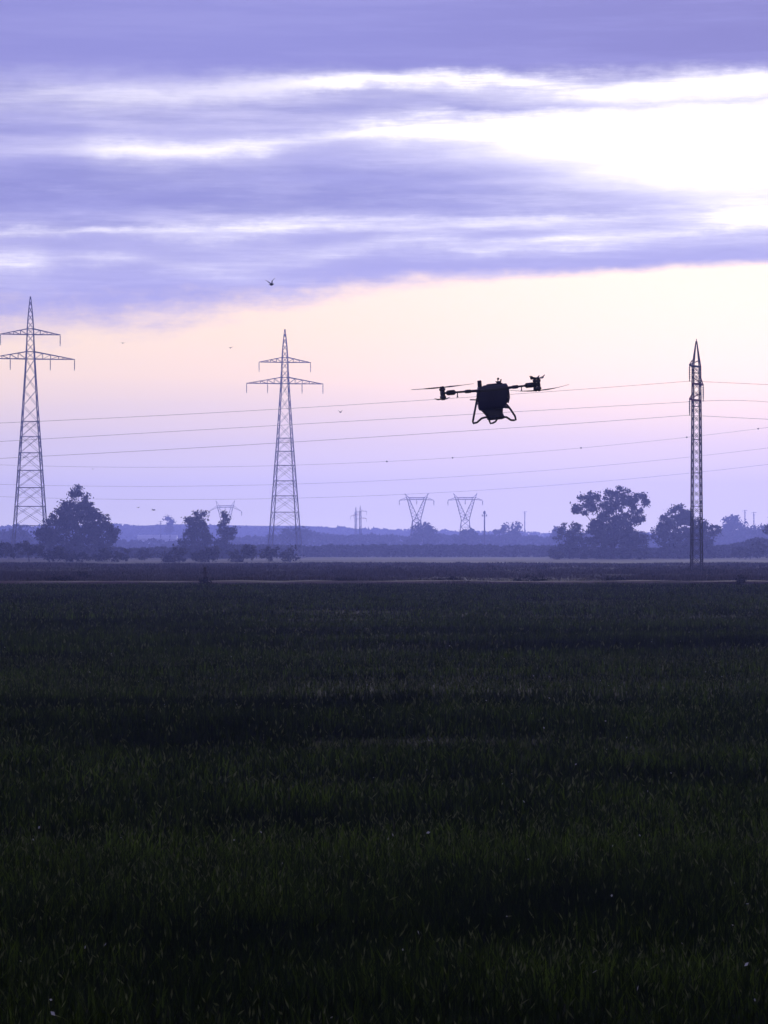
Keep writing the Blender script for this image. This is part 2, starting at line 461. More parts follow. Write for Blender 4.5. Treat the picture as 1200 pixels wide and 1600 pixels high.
def tree(name, label, dist, lobes, base_x, leaf='leaf_dark', per_area=2.2, clump=0.75, leafs=26, lsize=0.26, trunk=0.28, group=None, cat='tree', seed=1, ground=0.0, depth=0.8, limbs=True):
    base = at(base_x, HOR, dist); base.z = ground
    root = empty(name, base)
    pts, cl = crown_points(lobes, dist, per_area, clump, leafs, seed, depth)
    keep = pts[:, 2] > ground + 0.05
    pts = pts[keep]
    r = np.random.default_rng(seed + 5)
    v = leaf_quads(pts - np.array(base), lsize, seed + 9)
    tone = np.repeat(r.normal(0.40, 0.22, len(cl)), leafs)[keep]
    sh = np.repeat(np.clip(tone + r.normal(0, 0.14, len(pts)), 0, 1), 4)
    np_mesh('crown', v, 4, sh, leaf, root)
    m = MB()
    big = sorted(lobes, key=lambda l: -l[2] * l[3])
    top = at(big[0][0], big[0][1] - big[0][3] * 0.3, dist) - base
    mid = Vector((top.x * 0.35, 0, top.z * 0.5))
    m.path([Vector((0, 0, -0.2)), Vector((top.x * 0.1, 0, top.z * 0.22)), mid, top], [trunk * 1.25, trunk, trunk * 0.75, trunk * 0.2], 8)
    m.build('trunk', 'bark', root, smooth=True)
    if limbs:
        for (cx, cy, rx, ry) in lobes[:9]:
            e = at(cx, cy - ry * 0.45, dist) - base
            s0 = mid * random.uniform(0.55, 1.0)
            b = MB()
            kk = s0.lerp(e, 0.5) + Vector((0, random.uniform(-.4, .4), 0.3))
            b.path([s0, kk, e], [trunk * 0.5, trunk * 0.32, trunk * 0.1], 6)
            sub = cl[r.choice(len(cl), min(5, len(cl)), replace=False)] - np.array(base)
            for q in sub:
                qv = Vector(q)
                if (qv - e).length < 3.5: b.path([kk, kk.lerp(qv, 0.6) + Vector((0, 0, .15)), qv], [trunk * 0.22, trunk * 0.14, 0.03], 5)
            b.build('limb', 'bark', root, smooth=True)
    tag(root, label, cat, group)
    return root

def shrub(name, label, dist, lobes, leaf='leaf_mid', seed=1, per_area=4.0, clump=0.6, leafs=22, lsize=0.22, group=None, ground=0.0):
    cx = sum(l[0] for l in lobes) / len(lobes)
    return tree(name, label, dist, lobes, cx, leaf, per_area, clump, leafs, lsize, 0.07, group, 'shrub', seed, ground, 1.0, False)

def mass(name, label, cat, dist, x0, x1, top_fn, leaf, n, lsize, seed, depth, bottom=None):
    """one continuous far row of foliage; heights from top_fn (photo rows)"""
    r = np.random.default_rng(seed)
    xp = r.uniform(x0, x1, n)
    yy = dist + r.uniform(0, depth, n)
    topz = EYE + (HOR - top_fn(xp)) * yy / F
    z = topz * (r.random(n) ** 0.6)
    if bottom is not None: z = np.maximum(z, bottom)
    p = np.stack([(xp - 600) / F * yy, yy, np.maximum(z, 0.05)], -1)
    o = np_mesh(name, leaf_quads(p, lsize, seed + 3), 4, np.repeat(np.clip(r.normal(0.45, 0.25, n), 0, 1), 4), leaf)
    tag(o, label, cat, kind='stuff'); return o

# ------------------------------------------------------------------ far background, from the back forward
def bumpy(xs, ys, amp, sc, seed):
    def fn(x):
        a = vnoise(x * sc + 31, x * 0 + 0.5, seed); b = vnoise(x * sc * 3.1 + 9, x * 0 + 0.5, seed + 1)
        return np.interp(x, xs, ys) - (a * 0.65 + b * 0.35 - 0.4) * amp
    return fn
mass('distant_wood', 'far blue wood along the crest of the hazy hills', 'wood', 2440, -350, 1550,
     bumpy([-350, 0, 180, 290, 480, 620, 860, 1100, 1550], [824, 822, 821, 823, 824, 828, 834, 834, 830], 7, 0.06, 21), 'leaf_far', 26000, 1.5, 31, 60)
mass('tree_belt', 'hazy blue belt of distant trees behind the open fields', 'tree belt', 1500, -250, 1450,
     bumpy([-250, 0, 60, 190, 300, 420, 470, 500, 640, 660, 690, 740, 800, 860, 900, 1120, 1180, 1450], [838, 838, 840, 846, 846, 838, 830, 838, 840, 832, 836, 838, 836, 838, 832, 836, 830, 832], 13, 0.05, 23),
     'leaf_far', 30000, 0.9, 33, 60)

# hedgerow / orchard band in the middle distance
mass('orchard_row', 'long dark low orchard row across the middle distance', 'orchard', 900, 380, 900,
     bumpy([380, 470, 600, 700, 860, 900], [853, 853, 853.5, 853, 854, 854], 7, 0.12, 25), 'leaf_mid', 26000, 0.42, 35, 25)
mass('hedge', 'low hazy hedge at the foot of the right trees', 'hedge', 760, 860, 1330,
     bumpy([860, 1000, 1100, 1140, 1180, 1330], [856, 858, 855, 853, 843, 842], 6, 0.08, 27), 'leaf_mid', 22000, 0.40, 37, 25)
mass('hedge', 'low hazy hedge running behind the left pylon', 'hedge', 760, -130, 400,
     bumpy([-130, 0, 60, 190, 260, 400], [850, 850, 854, 858, 856, 853], 7, 0.08, 28), 'leaf_mid', 20000, 0.40, 38, 25)

# ------------------------------------------------------------------ lattice pylons
def lattice_body(root, levels, mat, leg_r, brace_r, horiz=(), zig=False, panel='lattice_panel'):
    """levels: list of (z, half side). legs, horizontal rings, and a braced panel per stage"""
    for sx, sy in ((-1, -1), (1, -1), (1, 1), (-1, 1)):
        m = MB()
        for (z0, a0), (z1, a1) in zip(levels[:-1], levels[1:]):
            m.bar((sx * a0, sy * a0, z0), (sx * a1, sy * a1, z1), leg_r(z0), leg_r(z1))
        m.build('leg', mat, root)
    cor = ((-1, -1), (1, -1), (1, 1), (-1, 1))
    for i, ((z0, a0), (z1, a1)) in enumerate(zip(levels[:-1], levels[1:])):
        m = MB()
        for k in range(4):
            c0, c1 = cor[k], cor[(k + 1) % 4]
            p0 = (c0[0] * a0, c0[1] * a0, z0); p1 = (c1[0] * a0, c1[1] * a0, z0)
            q0 = (c0[0] * a1, c0[1] * a1, z1); q1 = (c1[0] * a1, c1[1] * a1, z1)
            if zig:
                m.bar(*((p0, q1) if (i + k) % 2 else (p1, q0)), brace_r)
            else:
                m.bar(p0, q1, brace_r); m.bar(p1, q0, brace_r)
        m.build(panel, mat, root)
        if i in horiz:
            m = MB()
            for k in range(4):
                c0, c1 = cor[k], cor[(k + 1) % 4]
                m.bar((c0[0] * a0, c0[1] * a0, z0), (c1[0] * a0, c1[1] * a0, z0), brace_r * 1.5)
            m.build('horizontal_ring', mat, root)

def insulator(root, p, length, r=0.13, mat='insulator'):
    m = MB(); p = Vector(p)
    n = 7; prof = [(0, 0.04)]
    for i in range(n):
        h = -length * (0.08 + 0.84 * i / n)
        prof += [(h, 0.05), (h - length * 0.02, r), (h - length * 0.06, r * 0.9), (h - length * 0.07, 0.05)]
    prof += [(-length, 0.05), (-length - 0.08, 0.10), (-length - 0.15, 0.02)]
    m.lathe(p, [(-h, rr) for h, rr in prof], (0, 0, -1), 8)
    m.build('insulator', mat, root)

def big_pylon(name):
    root = empty(name)
    lv = [(0, 3.45), (6.4, 2.85), (10.1, 2.60), (13.7, 2.36), (17.0, 2.14), (20.4, 1.92), (23.5, 1.71), (26.4, 1.52),
          (29.4, 1.33), (32.4, 1.15), (35.4, 0.97), (38.4, 0.80), (39.8, 0.74), (41.5, 0.68), (43.1, 0.62), (44.2, 0.58),
          (45.6, 0.50), (47.0, 0.40), (48.4, 0.27), (49.5, 0.15), (50.4, 0.06)]
    lattice_body(root, lv, 'steel', lambda z: 0.135 if z < 26 else (0.125 if z < 40 else 0.085), 0.042, horiz=(1, 2, 3, 4, 5, 6, 7, 11, 12, 14, 15))
    # inner secondary bracing of the wide stages
    for i in range(0, 7):
        (z0, a0), (z1, a1) = lv[i], lv[i + 1]
        m = MB(); zm = (z0 + z1) / 2; am = (a0 + a1) / 2
        for s in (-1, 1):
            m.bar((-am, s * am, zm), (am * 0.0, s * a1, z1), 0.04); m.bar((am, s * am, zm), (0, s * a1, z1), 0.04)
            m.bar((s * am, -am, zm), (s * a1, 0, z1), 0.04); m.bar((s * am, am, zm), (s * a1, 0, z1), 0.04)
        m.build('secondary_brace', 'steel', root)
    # climbing plate low on the body
    for z, zt, L, a, n in ((38.4, 39.8, 8.35, 0.80, 5), (43.1, 44.2, 5.65, 0.62, 4)):
        for s in (-1, 1):
            m = MB()
            tip = Vector((s * L, 0, z))
            at_ = a - 0.06
            for sy in (-1, 1):
                b0 = Vector((s * a, sy * a, z)); t0 = Vector((s * at_, sy * at_, zt))
                m.bar(b0, tip, 0.10); m.bar(t0, tip, 0.10)
                for i in range(1, n):
                    t = i / n
                    lo = b0.lerp(tip, t); hi = t0.lerp(tip, t); lo2 = b0.lerp(tip, (i - 1) / n)
                    m.bar(lo, hi, 0.05); m.bar(lo2, hi, 0.05)
            for i in range(1, n):
                t = i / n
                m.bar(Vector((s * a, -a, z)).lerp(tip, t), Vector((s * a, a, z)).lerp(tip, t), 0.05)
            m.build('crossarm', 'steel', root)
            insulator(root, (s * (L - 0.05), 0, z - 0.08), 1.9, 0.12)
            if L > 8: insulator(root, (s * 3.75, 0, z - 0.08), 1.9, 0.12)
    for sx, sy in ((-1, -1), (1, -1), (1, 1), (-1, 1)):
        m = MB(); m.box((sx * 3.48, sy * 3.48, 0.1), (0.5, 0.5, 0.35)); m.build('footing', 'concrete', root)
    return root

pA = big_pylon('lattice_pylon')
p = at(47, HOR, 700); pA.location = (p.x, p.y, 0); pA.scale = (1.167, 1.167, 1.14); pA.rotation_euler.z = R(11.8)
tag(pA, 'tall two-arm lattice pylon rising behind the big tree at the left edge', 'pylon', 'tall two-arm lattice pylons')
pB = copy_tree(pA)
p = at(445, HOR, 803); pB.location = (p.x, p.y, 0); pB.rotation_euler.z = R(10.5)
tag(pB, 'tall two-arm lattice pylon left of centre, standing behind the low shrubs', 'pylon', 'tall two-arm lattice pylons')

# slim tower seen edge-on, right
TW_D = 240.0
TW_S = 240.0 / 403.0
TW_T = R(-18.4)
def slim_tower(name, red=True):
    root = empty(name)
    lv = [(0.0, 0.645)]
    z = 0.0
    while z < 25.0:
        z = min(z + 1.05, 26.0)
        if 26.0 - z < 0.7: z = 26.0
        lv.append((z, 0.645 - 0.20 * z / 26.0))
    if lv[-1][0] < 26.0: lv.append((26.0, 0.445))
    lattice_body(root, lv, 'dark_steel', lambda z: 0.095, 0.036, horiz=tuple(range(0, len(lv), 4)))
    m = MB()
    for sx, sy in ((-1, -1), (1, -1), (1, 1), (-1, 1)):
        m.bar((sx * .445, sy * .445, 26.0), (sx * .05, sy * .05, 29.2), 0.10, 0.07)
    m.bar((0, 0, 28.9), (0, 0, 29.5), 0.08, 0.05)
    m.build('peak', 'steel', root)
    ends = []
    for z, s in ((26.0, -1), (23.86, 1), (21.75, -1)):
        m = MB(); a = 0.46
        tip = Vector((0, s * 3.9, z))
        for sx in (-1, 1):
            m.bar((sx * a, -s * a, z), (sx * a, s * a, z), 0.10); m.bar((sx * a, s * a, z), tip, 0.10)
            m.bar((sx * a, s * a, z + 0.75), tip + Vector((0, 0, 0.03)), 0.07)
        for sy in (-1, 1): m.bar((-a, sy * a, z), (a, sy * a, z), 0.10)
        for t in (0.3, 0.6):
            m.bar(Vector((-a, s * a, z)).lerp(tip, t), Vector((a, s * a, z)).lerp(tip, t), 0.06)
        m.build('crossarm', 'red_steel' if (red and z < 25) else 'steel', root)
        insulator(root, (0, s * 3.85, z - 0.08), 1.85, 0.12)
        ends.append(Vector((0, s * 3.85, z - 2.02)))
    m = MB(); m.box((0, 0, 0.12), (0.9, 0.9, 0.22)); m.build('footing', 'stone', root, bevel=0.04)
    return root, ends
tw, tw_ends = slim_tower('slim_lattice_tower')
p = at(1088.5, HOR, TW_D); TW_P = Vector((p.x, p.y, 0))
tw.location = TW_P; tw.scale = (TW_S,) * 3; tw.rotation_euler.z = TW_T
tag(tw, 'slim dark lattice power tower seen edge-on in front of the right trees', 'pylon', 'slim edge-on lattice towers')
for px, top, d, lab in ((563, 790, 1330, 'faint thin distant tower between the middle pylon and the forked pylons, the darker of two'),
                        (556, 792, 1700, 'palest thin distant tower just left of another thin tower')):
    o = copy_tree(tw); q = at(px, HOR, d)
    s = (EYE + (HOR - top) * d / F) / 29.4
    o.location = (q.x, q.y, 0); o.scale = (s, s, s); o.rotation_euler.z = R(75) if px == 563 else R(60)
    tag(o, lab, 'pylon', 'slim edge-on lattice towers')

# wires of the near line: parabola fitted through the seen points, along the line's true direction
def wire(label, photo_pts, origin, direction, t0, t1, r, group, through=None, marks=()):
    T, Z = [], []
    for (x, y) in photo_pts:
        k = (x - 600) / F                     # X = k*Y on this viewing plane
        t = (k * origin.y - origin.x) / (direction.x - k * direction.y)
        P = origin + direction * t
        T.append(t); Z.append(at(x, y, P.y).z)
    T = np.array(T); Z = np.array(Z); A = np.stack([np.ones_like(T), T, T * T], 1)
    w = np.ones(len(T))
    if through is not None:
        A = np.vstack([A, [1, 0, 0]]); Z = np.append(Z, through.z); w = np.append(w, 12.0)
    c = np.linalg.lstsq(A * w[:, None], Z * w, rcond=None)[0]
    if through is not None: c[0] = through.z
    f = lambda t: Vector((origin.x + direction.x * t, origin.y + direction.y * t, c[0] + c[1] * t + c[2] * t * t))
    ts = np.linspace(t0, t1, 60)
    m = MB(); m.path([f(t) for t in ts], r, 5)
    o = m.build('power_line', 'wire', smooth=True)
    tag(o, label, 'wire', group)
    for t in marks:
        b = MB(); P = f(t)
        b.lathe(P + Vector((0, 0, -0.14)), [(0, .02), (.05, .12), (.14, .17), (.23, .12), (.28, .02)], (0, 0, 1), 8)
        b.build('line_marker', 'insulator', o, smooth=True)
    return o
Rz = Matrix.Rotation(TW_T, 3, 'Z')
ldir = Rz @ Vector((1, 0, 0))
near_pts = [
    ([(0, 661), (400, 640.5), (690, 625.5), (850, 611.5), (950, 604)], [(1200, 601)]),
    ([(0, 689), (400, 669), (730, 648), (900, 635.5), (1000, 628)], [(1200, 628)]),
    ([(0, 716), (400, 695), (800, 668), (950, 657)], [(1200, 655)])]
nm = ('topmost', 'middle', 'lowest')
for (lp, rp), e, n_ in zip(near_pts, tw_ends, nm):
    o3 = TW_P + Rz @ (e * TW_S)
    wire(n_ + ' of three wires running left from the slim right tower', lp, o3, ldir, -130, 0, 0.012, 'wires of the slim tower line', o3)
    # right-hand span: sags gently from the tower
    wire(n_ + ' of three wires running right from the slim right tower', rp + [(1150, rp[0][1] - 2.4)], o3, ldir, 0, 80, 0.012, 'wires of the slim tower line', o3)
# the line behind: three low wires with a sag to the left
o4 = Vector((0, 560, 0)); d4 = Vector((1, 0, 0))
for n_, pts, mk in (('highest', [(200, 730), (400, 728), (605, 722), (800, 708.5), (930, 697.5), (1075, 683), (1190, 669.5)], (0.5, 12, 34.5, 53, 65.5)),
                    ('middle', [(160, 760), (400, 757.5), (600, 750.5), (800, 740), (1075, 714), (1200, 700)], ()),
                    ('lowest', [(300, 780.5), (530, 776.5), (800, 763), (1075, 739), (1200, 726)], ())):
    wire(n_ + ' of three faint low wires crossing behind the slim tower', pts, o4, d4, -110, 130, 0.018, 'faint low wires', None, mk)
# forked distant pylons
def forked_pylon(name, d, pts, rs=1.0):
    """pts: dict of photo-scaled half widths (m) and heights (m)"""
    root = empty(name)
    bw, wz, ww, bz, bx, hz, hx2, ox, oz = pts
    for sx, sy in ((-1, -1), (1, -1), (1, 1), (-1, 1)):
        m = MB(); m.bar((sx * bw, sy * bw, 0), (sx * ww, sy * ww, wz), 0.22 * rs); m.build('leg', 'steel', root)
    m = MB(); N_ = 5
    for i in range(N_):
        t0, t1 = i / N_, (i + 1) / N_
        a0 = bw + (ww - bw) * t0; a1 = bw + (ww - bw) * t1; z0, z1 = wz * t0, wz * t1
        for s in (-1, 1):
            m.bar((-a0, s * a0, z0), (a1, s * a1, z1), .11 * rs); m.bar((a0, s * a0, z0), (-a1, s * a1, z1), .11 * rs)
            m.bar((s * a0, -a0, z0), (s * a1, a1, z1), .11 * rs)
        m.bar((-a1, -a1, z1), (a1, -a1, z1), .12 * rs); m.bar((-a1, a1, z1), (a1, a1, z1), .12 * rs)
    m.build('leg_bracing', 'steel', root)
    for s in (-1, 1):
        m = MB()
        # tapering fork limb: two chords with rungs
        i0 = Vector((-s * ww * .6, 0, wz)); o0 = Vector((s * ww, 0, wz)); i1 = Vector((s * (bx - 1.0), 0, bz)); o1 = Vector((s * bx, 0, bz))
        m.bar(o0, o1, .24 * rs); m.bar(i0, i1, .20 * rs)
        for k in range(6):
            m.bar(o0.lerp(o1, k / 6), i0.lerp(i1, (k + .5) / 6), .11 * rs); m.bar(i0.lerp(i1, (k + .5) / 6), o0.lerp(o1, (k + 1) / 6), .11 * rs)
        m.build('fork_limb', 'steel', root)
        h = MB(); h.bar((s * bx, 0, bz), (s * hx2, 0, hz), .24 * rs, .12 * rs); h.bar((s * (bx - 1.4), 0, bz + .2), (s * hx2, 0, hz), .16 * rs, .1 * rs)
        h.build('horn', 'steel', root)
        a = MB(); a.bar((s * bx, 0, bz), (s * ox, 0, oz), .22 * rs, .14 * rs); a.bar((s * bx, 0, bz + 1.1), (s * ox, 0, oz), .16 * rs, .1 * rs)
        a.build('outrigger', 'steel', root)
        insulator(root, (s * ox, 0, oz - .1), 2.2, .3)
    b = MB(); b.bar((-bx, 0, bz), (bx, 0, bz), .20 * rs); b.bar((-bx + .4, 0, bz + 1.0), (bx - .4, 0, bz + 1.0), .18 * rs)
    for k in range(8):
        x0 = -bx + 2 * bx * k / 8; x1 = x0 + bx / 8; b.bar((x0, 0, bz), (x1, 0, bz + 1), .09 * rs); b.bar((x1, 0, bz + 1), (x0 + bx / 4, 0, bz), .09 * rs)
    b.build('bridge_beam', 'steel', root)
    insulator(root, (0, 0, bz - .1), 2.2, .3)
    for sx, sy in ((-1, -1), (1, -1), (1, 1), (-1, 1)):
        q = MB(); q.box((sx * bw, sy * bw, 0.1), (.6, .6, .35)); q.build('footing', 'concrete', root)
    return root
fk = (3.7, 16.2, 1.8, 25.7, 4.3, 28.6, 5.5, 8.0, 25.4)
f1 = forked_pylon('forked_pylon', 1450, fk); q = at(651, HOR, 1480); f1.location = (q.x, q.y, 0); f1.rotation_euler.z = R(4)
tag(f1, 'distant forked lattice pylon, left one of the pair right of centre', 'pylon', 'distant forked pylons')
f2 = copy_tree(f1); q = at(727, HOR, 1480); f2.location = (q.x, q.y, 0); f2.rotation_euler.z = R(-3)
tag(f2, 'distant forked lattice pylon, right one of the pair right of centre', 'pylon', 'distant forked pylons')
f3 = forked_pylon('forked_pylon', 1600, (4.2, 14.5, 1.5, 24.4, 4.0, 28.0, 4.9, 8.4, 22.4), 0.8); q = at(352, HOR, 1650); f3.location = (q.x, q.y, 0)
tag(f3, 'distant horned pylon head showing above the small tree pair at left', 'pylon', 'distant forked pylons')

# far poles and masts
def pole(px, top, d, label, kind):
    q = at(px, HOR, d); root = empty('utility_pole' if kind != 'mast' else 'antenna_mast', (q.x, q.y, 0))
    h = EYE + (HOR - top) * d / F
    m = MB(); m.path([(0, 0, -.2), (0, 0, h * .5), (0, 0, h)], [.38, .32, .22], 8); m.build('pole', 'wood' if kind != 'mast' else 'steel', root, smooth=True)
    if kind == 'pole':
        m = MB(); m.bar((-1.1, 0, h - .6), (1.1, 0, h - .6), .16); m.build('crossarm', 'wood', root)
        for s in (-1, 1):
            m = MB(); m.lathe((s * .95, 0, h - .5), [(0, .1), (.2, .22), (.4, .22), (.6, .08)], (0, 0, 1), 8); m.build('insulator', 'insulator', root)
        m = MB(); m.lathe((0, 0, h), [(0, .3), (.5, .5), (1.2, .5), (1.6, .15)], (0, 0, 1), 8); m.build('cap', 'insulator', root)
    else:
        m = MB(); m.bar((-1.4, 0, h - .5), (1.4, 0, h - .2), .13); m.bar((-.8, 0, h - 1.6), (.8, 0, h - 1.5), .12); m.build('aerial', 'steel', root)
    tag(root, label, 'pole' if kind == 'pole' else 'mast')
pole(757, 804, 1350, 'distant utility pole right of the two forked pylons', 'pole')
pole(820, 799, 1900, 'very faint distant mast between the forked pylons and the right trees', 'mast')
pole(1164, 797, 1700, 'left one of two faint masts near the right edge', 'mast')
pole(1178, 800, 1700, 'right one of two faint masts near the right edge', 'mast')
pole(251, 814, 2000, 'tiny faint mast above the left hills', 'mast')

# long pale building at the foot of the left hills
b0 = at(245, HOR, 2000)
bl = empty('long_shed', (b0.x, b0.y, 0))
k = 2000 / F
m = MB(); m.box((0, 6, (HOR - 843) * k / 2 + 1.2), (30 * k, 6, (HOR - 843) * k / 2 + 1.2)); m.build('wall', 'plaster', bl)
zt = 2 * ((HOR - 843) * k / 2 + 1.2)
m = MB(); w_ = 31 * k
m.add([(-w_, -1, zt), (w_, -1, zt), (w_, 6, zt + 2.2), (-w_, 6, zt + 2.2), (w_, 13, zt), (-w_, 13, zt), (-w_, -1, zt - .3), (w_, -1, zt - .3), (w_, 13, zt - .3), (-w_, 13, zt - .3)],
      [(0, 1, 2, 3), (3, 2, 4, 5), (6, 7, 1, 0), (9, 5, 4, 8), (0, 3, 5, 9, 6), (1, 7, 8, 4, 2), (6, 9, 8, 7)])
m.build('roof', 'roof', bl)
for i in range(6):
    m = MB(); m.box((-25 * k + i * 10 * k, -0.06, zt * .45), (1.5, .08, 1.6)); m.build('door', 'opening', bl)
tag(bl, 'long pale shed roof at the foot of the hazy left hills', 'building')

# ------------------------------------------------------------------ far single trees
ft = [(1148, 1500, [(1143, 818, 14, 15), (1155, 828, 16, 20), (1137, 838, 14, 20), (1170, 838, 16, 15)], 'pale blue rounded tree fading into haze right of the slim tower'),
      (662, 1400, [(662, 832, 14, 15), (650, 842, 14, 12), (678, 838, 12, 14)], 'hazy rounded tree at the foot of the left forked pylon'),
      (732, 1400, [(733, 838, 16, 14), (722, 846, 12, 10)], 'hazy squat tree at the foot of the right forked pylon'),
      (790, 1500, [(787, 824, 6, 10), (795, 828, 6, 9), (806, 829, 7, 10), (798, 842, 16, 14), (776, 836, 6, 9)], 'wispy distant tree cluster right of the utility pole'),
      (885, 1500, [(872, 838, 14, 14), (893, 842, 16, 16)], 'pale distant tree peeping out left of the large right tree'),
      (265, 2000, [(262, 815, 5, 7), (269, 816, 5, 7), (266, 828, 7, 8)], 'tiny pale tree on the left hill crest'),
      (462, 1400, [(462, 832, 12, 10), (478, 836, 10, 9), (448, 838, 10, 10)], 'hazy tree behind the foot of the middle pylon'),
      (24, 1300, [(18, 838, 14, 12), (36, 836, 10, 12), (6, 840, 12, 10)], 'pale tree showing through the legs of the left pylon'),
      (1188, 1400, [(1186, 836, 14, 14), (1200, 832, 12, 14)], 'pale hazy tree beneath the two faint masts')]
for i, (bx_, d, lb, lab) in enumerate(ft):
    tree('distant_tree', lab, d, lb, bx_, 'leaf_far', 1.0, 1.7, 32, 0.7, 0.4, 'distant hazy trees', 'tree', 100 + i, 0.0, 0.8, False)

# ------------------------------------------------------------------ middle-distance trees
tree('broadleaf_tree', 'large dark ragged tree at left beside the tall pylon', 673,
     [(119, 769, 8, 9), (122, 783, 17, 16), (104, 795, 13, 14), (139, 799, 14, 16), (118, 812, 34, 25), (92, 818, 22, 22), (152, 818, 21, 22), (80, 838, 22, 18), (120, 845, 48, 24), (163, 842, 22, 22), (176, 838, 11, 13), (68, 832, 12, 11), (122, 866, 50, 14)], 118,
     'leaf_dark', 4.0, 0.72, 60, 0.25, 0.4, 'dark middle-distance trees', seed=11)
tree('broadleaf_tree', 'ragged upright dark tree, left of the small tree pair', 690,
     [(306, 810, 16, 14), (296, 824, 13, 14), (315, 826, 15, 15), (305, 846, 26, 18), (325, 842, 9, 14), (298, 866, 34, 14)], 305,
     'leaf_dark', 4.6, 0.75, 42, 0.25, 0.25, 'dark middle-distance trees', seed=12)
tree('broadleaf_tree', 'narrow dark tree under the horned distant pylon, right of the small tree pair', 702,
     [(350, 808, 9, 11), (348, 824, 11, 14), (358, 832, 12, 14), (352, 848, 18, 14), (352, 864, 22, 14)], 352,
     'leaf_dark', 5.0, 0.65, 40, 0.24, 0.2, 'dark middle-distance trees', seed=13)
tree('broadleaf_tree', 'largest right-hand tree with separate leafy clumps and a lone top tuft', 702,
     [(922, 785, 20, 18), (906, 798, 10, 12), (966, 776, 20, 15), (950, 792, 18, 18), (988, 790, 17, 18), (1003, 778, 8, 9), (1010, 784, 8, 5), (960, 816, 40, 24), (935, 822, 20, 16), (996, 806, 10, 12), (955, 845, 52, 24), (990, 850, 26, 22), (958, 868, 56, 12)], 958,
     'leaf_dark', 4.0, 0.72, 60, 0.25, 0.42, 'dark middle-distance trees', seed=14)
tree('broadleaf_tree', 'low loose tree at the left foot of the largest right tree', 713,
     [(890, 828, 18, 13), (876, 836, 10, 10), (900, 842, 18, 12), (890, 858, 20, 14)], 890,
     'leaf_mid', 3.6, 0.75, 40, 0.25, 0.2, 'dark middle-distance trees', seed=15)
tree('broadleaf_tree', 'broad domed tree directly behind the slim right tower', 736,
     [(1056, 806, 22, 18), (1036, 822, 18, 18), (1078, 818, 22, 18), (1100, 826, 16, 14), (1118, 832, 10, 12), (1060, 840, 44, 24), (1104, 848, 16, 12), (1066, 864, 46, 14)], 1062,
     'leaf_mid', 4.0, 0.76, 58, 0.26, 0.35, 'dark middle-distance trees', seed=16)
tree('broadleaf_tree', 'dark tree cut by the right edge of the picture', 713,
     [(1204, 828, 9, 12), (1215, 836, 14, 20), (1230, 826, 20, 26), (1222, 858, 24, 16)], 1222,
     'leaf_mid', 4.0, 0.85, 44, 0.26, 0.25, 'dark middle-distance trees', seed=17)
sh = [(270, 470, [(276, 866, 18, 12), (262, 872, 12, 8)], 'low bush at the left foot of the small tree pair'),
      (330, 475, [(330, 864, 18, 13), (312, 870, 16, 10)], 'low bush between the two small trees'),
      (385, 480, [(388, 863, 18, 12), (370, 869, 16, 10)], 'low bush just right of the narrow tree'),
      (420, 485, [(422, 866, 18, 11)], 'low bush at the left foot of the middle pylon'),
      (452, 490, [(452, 867, 18, 10)], 'low bush in front of the middle pylon'),
      (95, 470, [(92, 866, 24, 12), (118, 870, 22, 10)], 'low dark bush under the large left tree'),
      (15, 520, [(8, 861, 16, 12), (-12, 858, 18, 12)], 'low bush at the left edge by the tall pylon'),
      (45, 500, [(38, 858, 13, 13), (54, 862, 13, 12)], 'low bush round the feet of the left pylon'),
      (180, 480, [(186, 868, 18, 10), (162, 869, 18, 10)], 'low bush right of the large left tree'),
      (225, 560, [(226, 866, 18, 8)], 'small pale bush in the gap left of the tree pair'),
      (1000, 640, [(1002, 866, 20, 9)], 'low bush between the two large right trees'),
      (1160, 640, [(1160, 862, 22, 9), (1186, 858, 16, 12)], 'low bushes at the right edge behind the slim tower'),
      (865, 640, [(866, 866, 16, 8)], 'small low bush left of the right trees')]
for i, (bx_, d, lb, lab) in enumerate(sh):
    shrub('bush', lab, d, lb, 'leaf_dark' if i in (5,) else 'leaf_mid', 200 + i, 9, 0.5, 30, 0.2, 'low bushes')

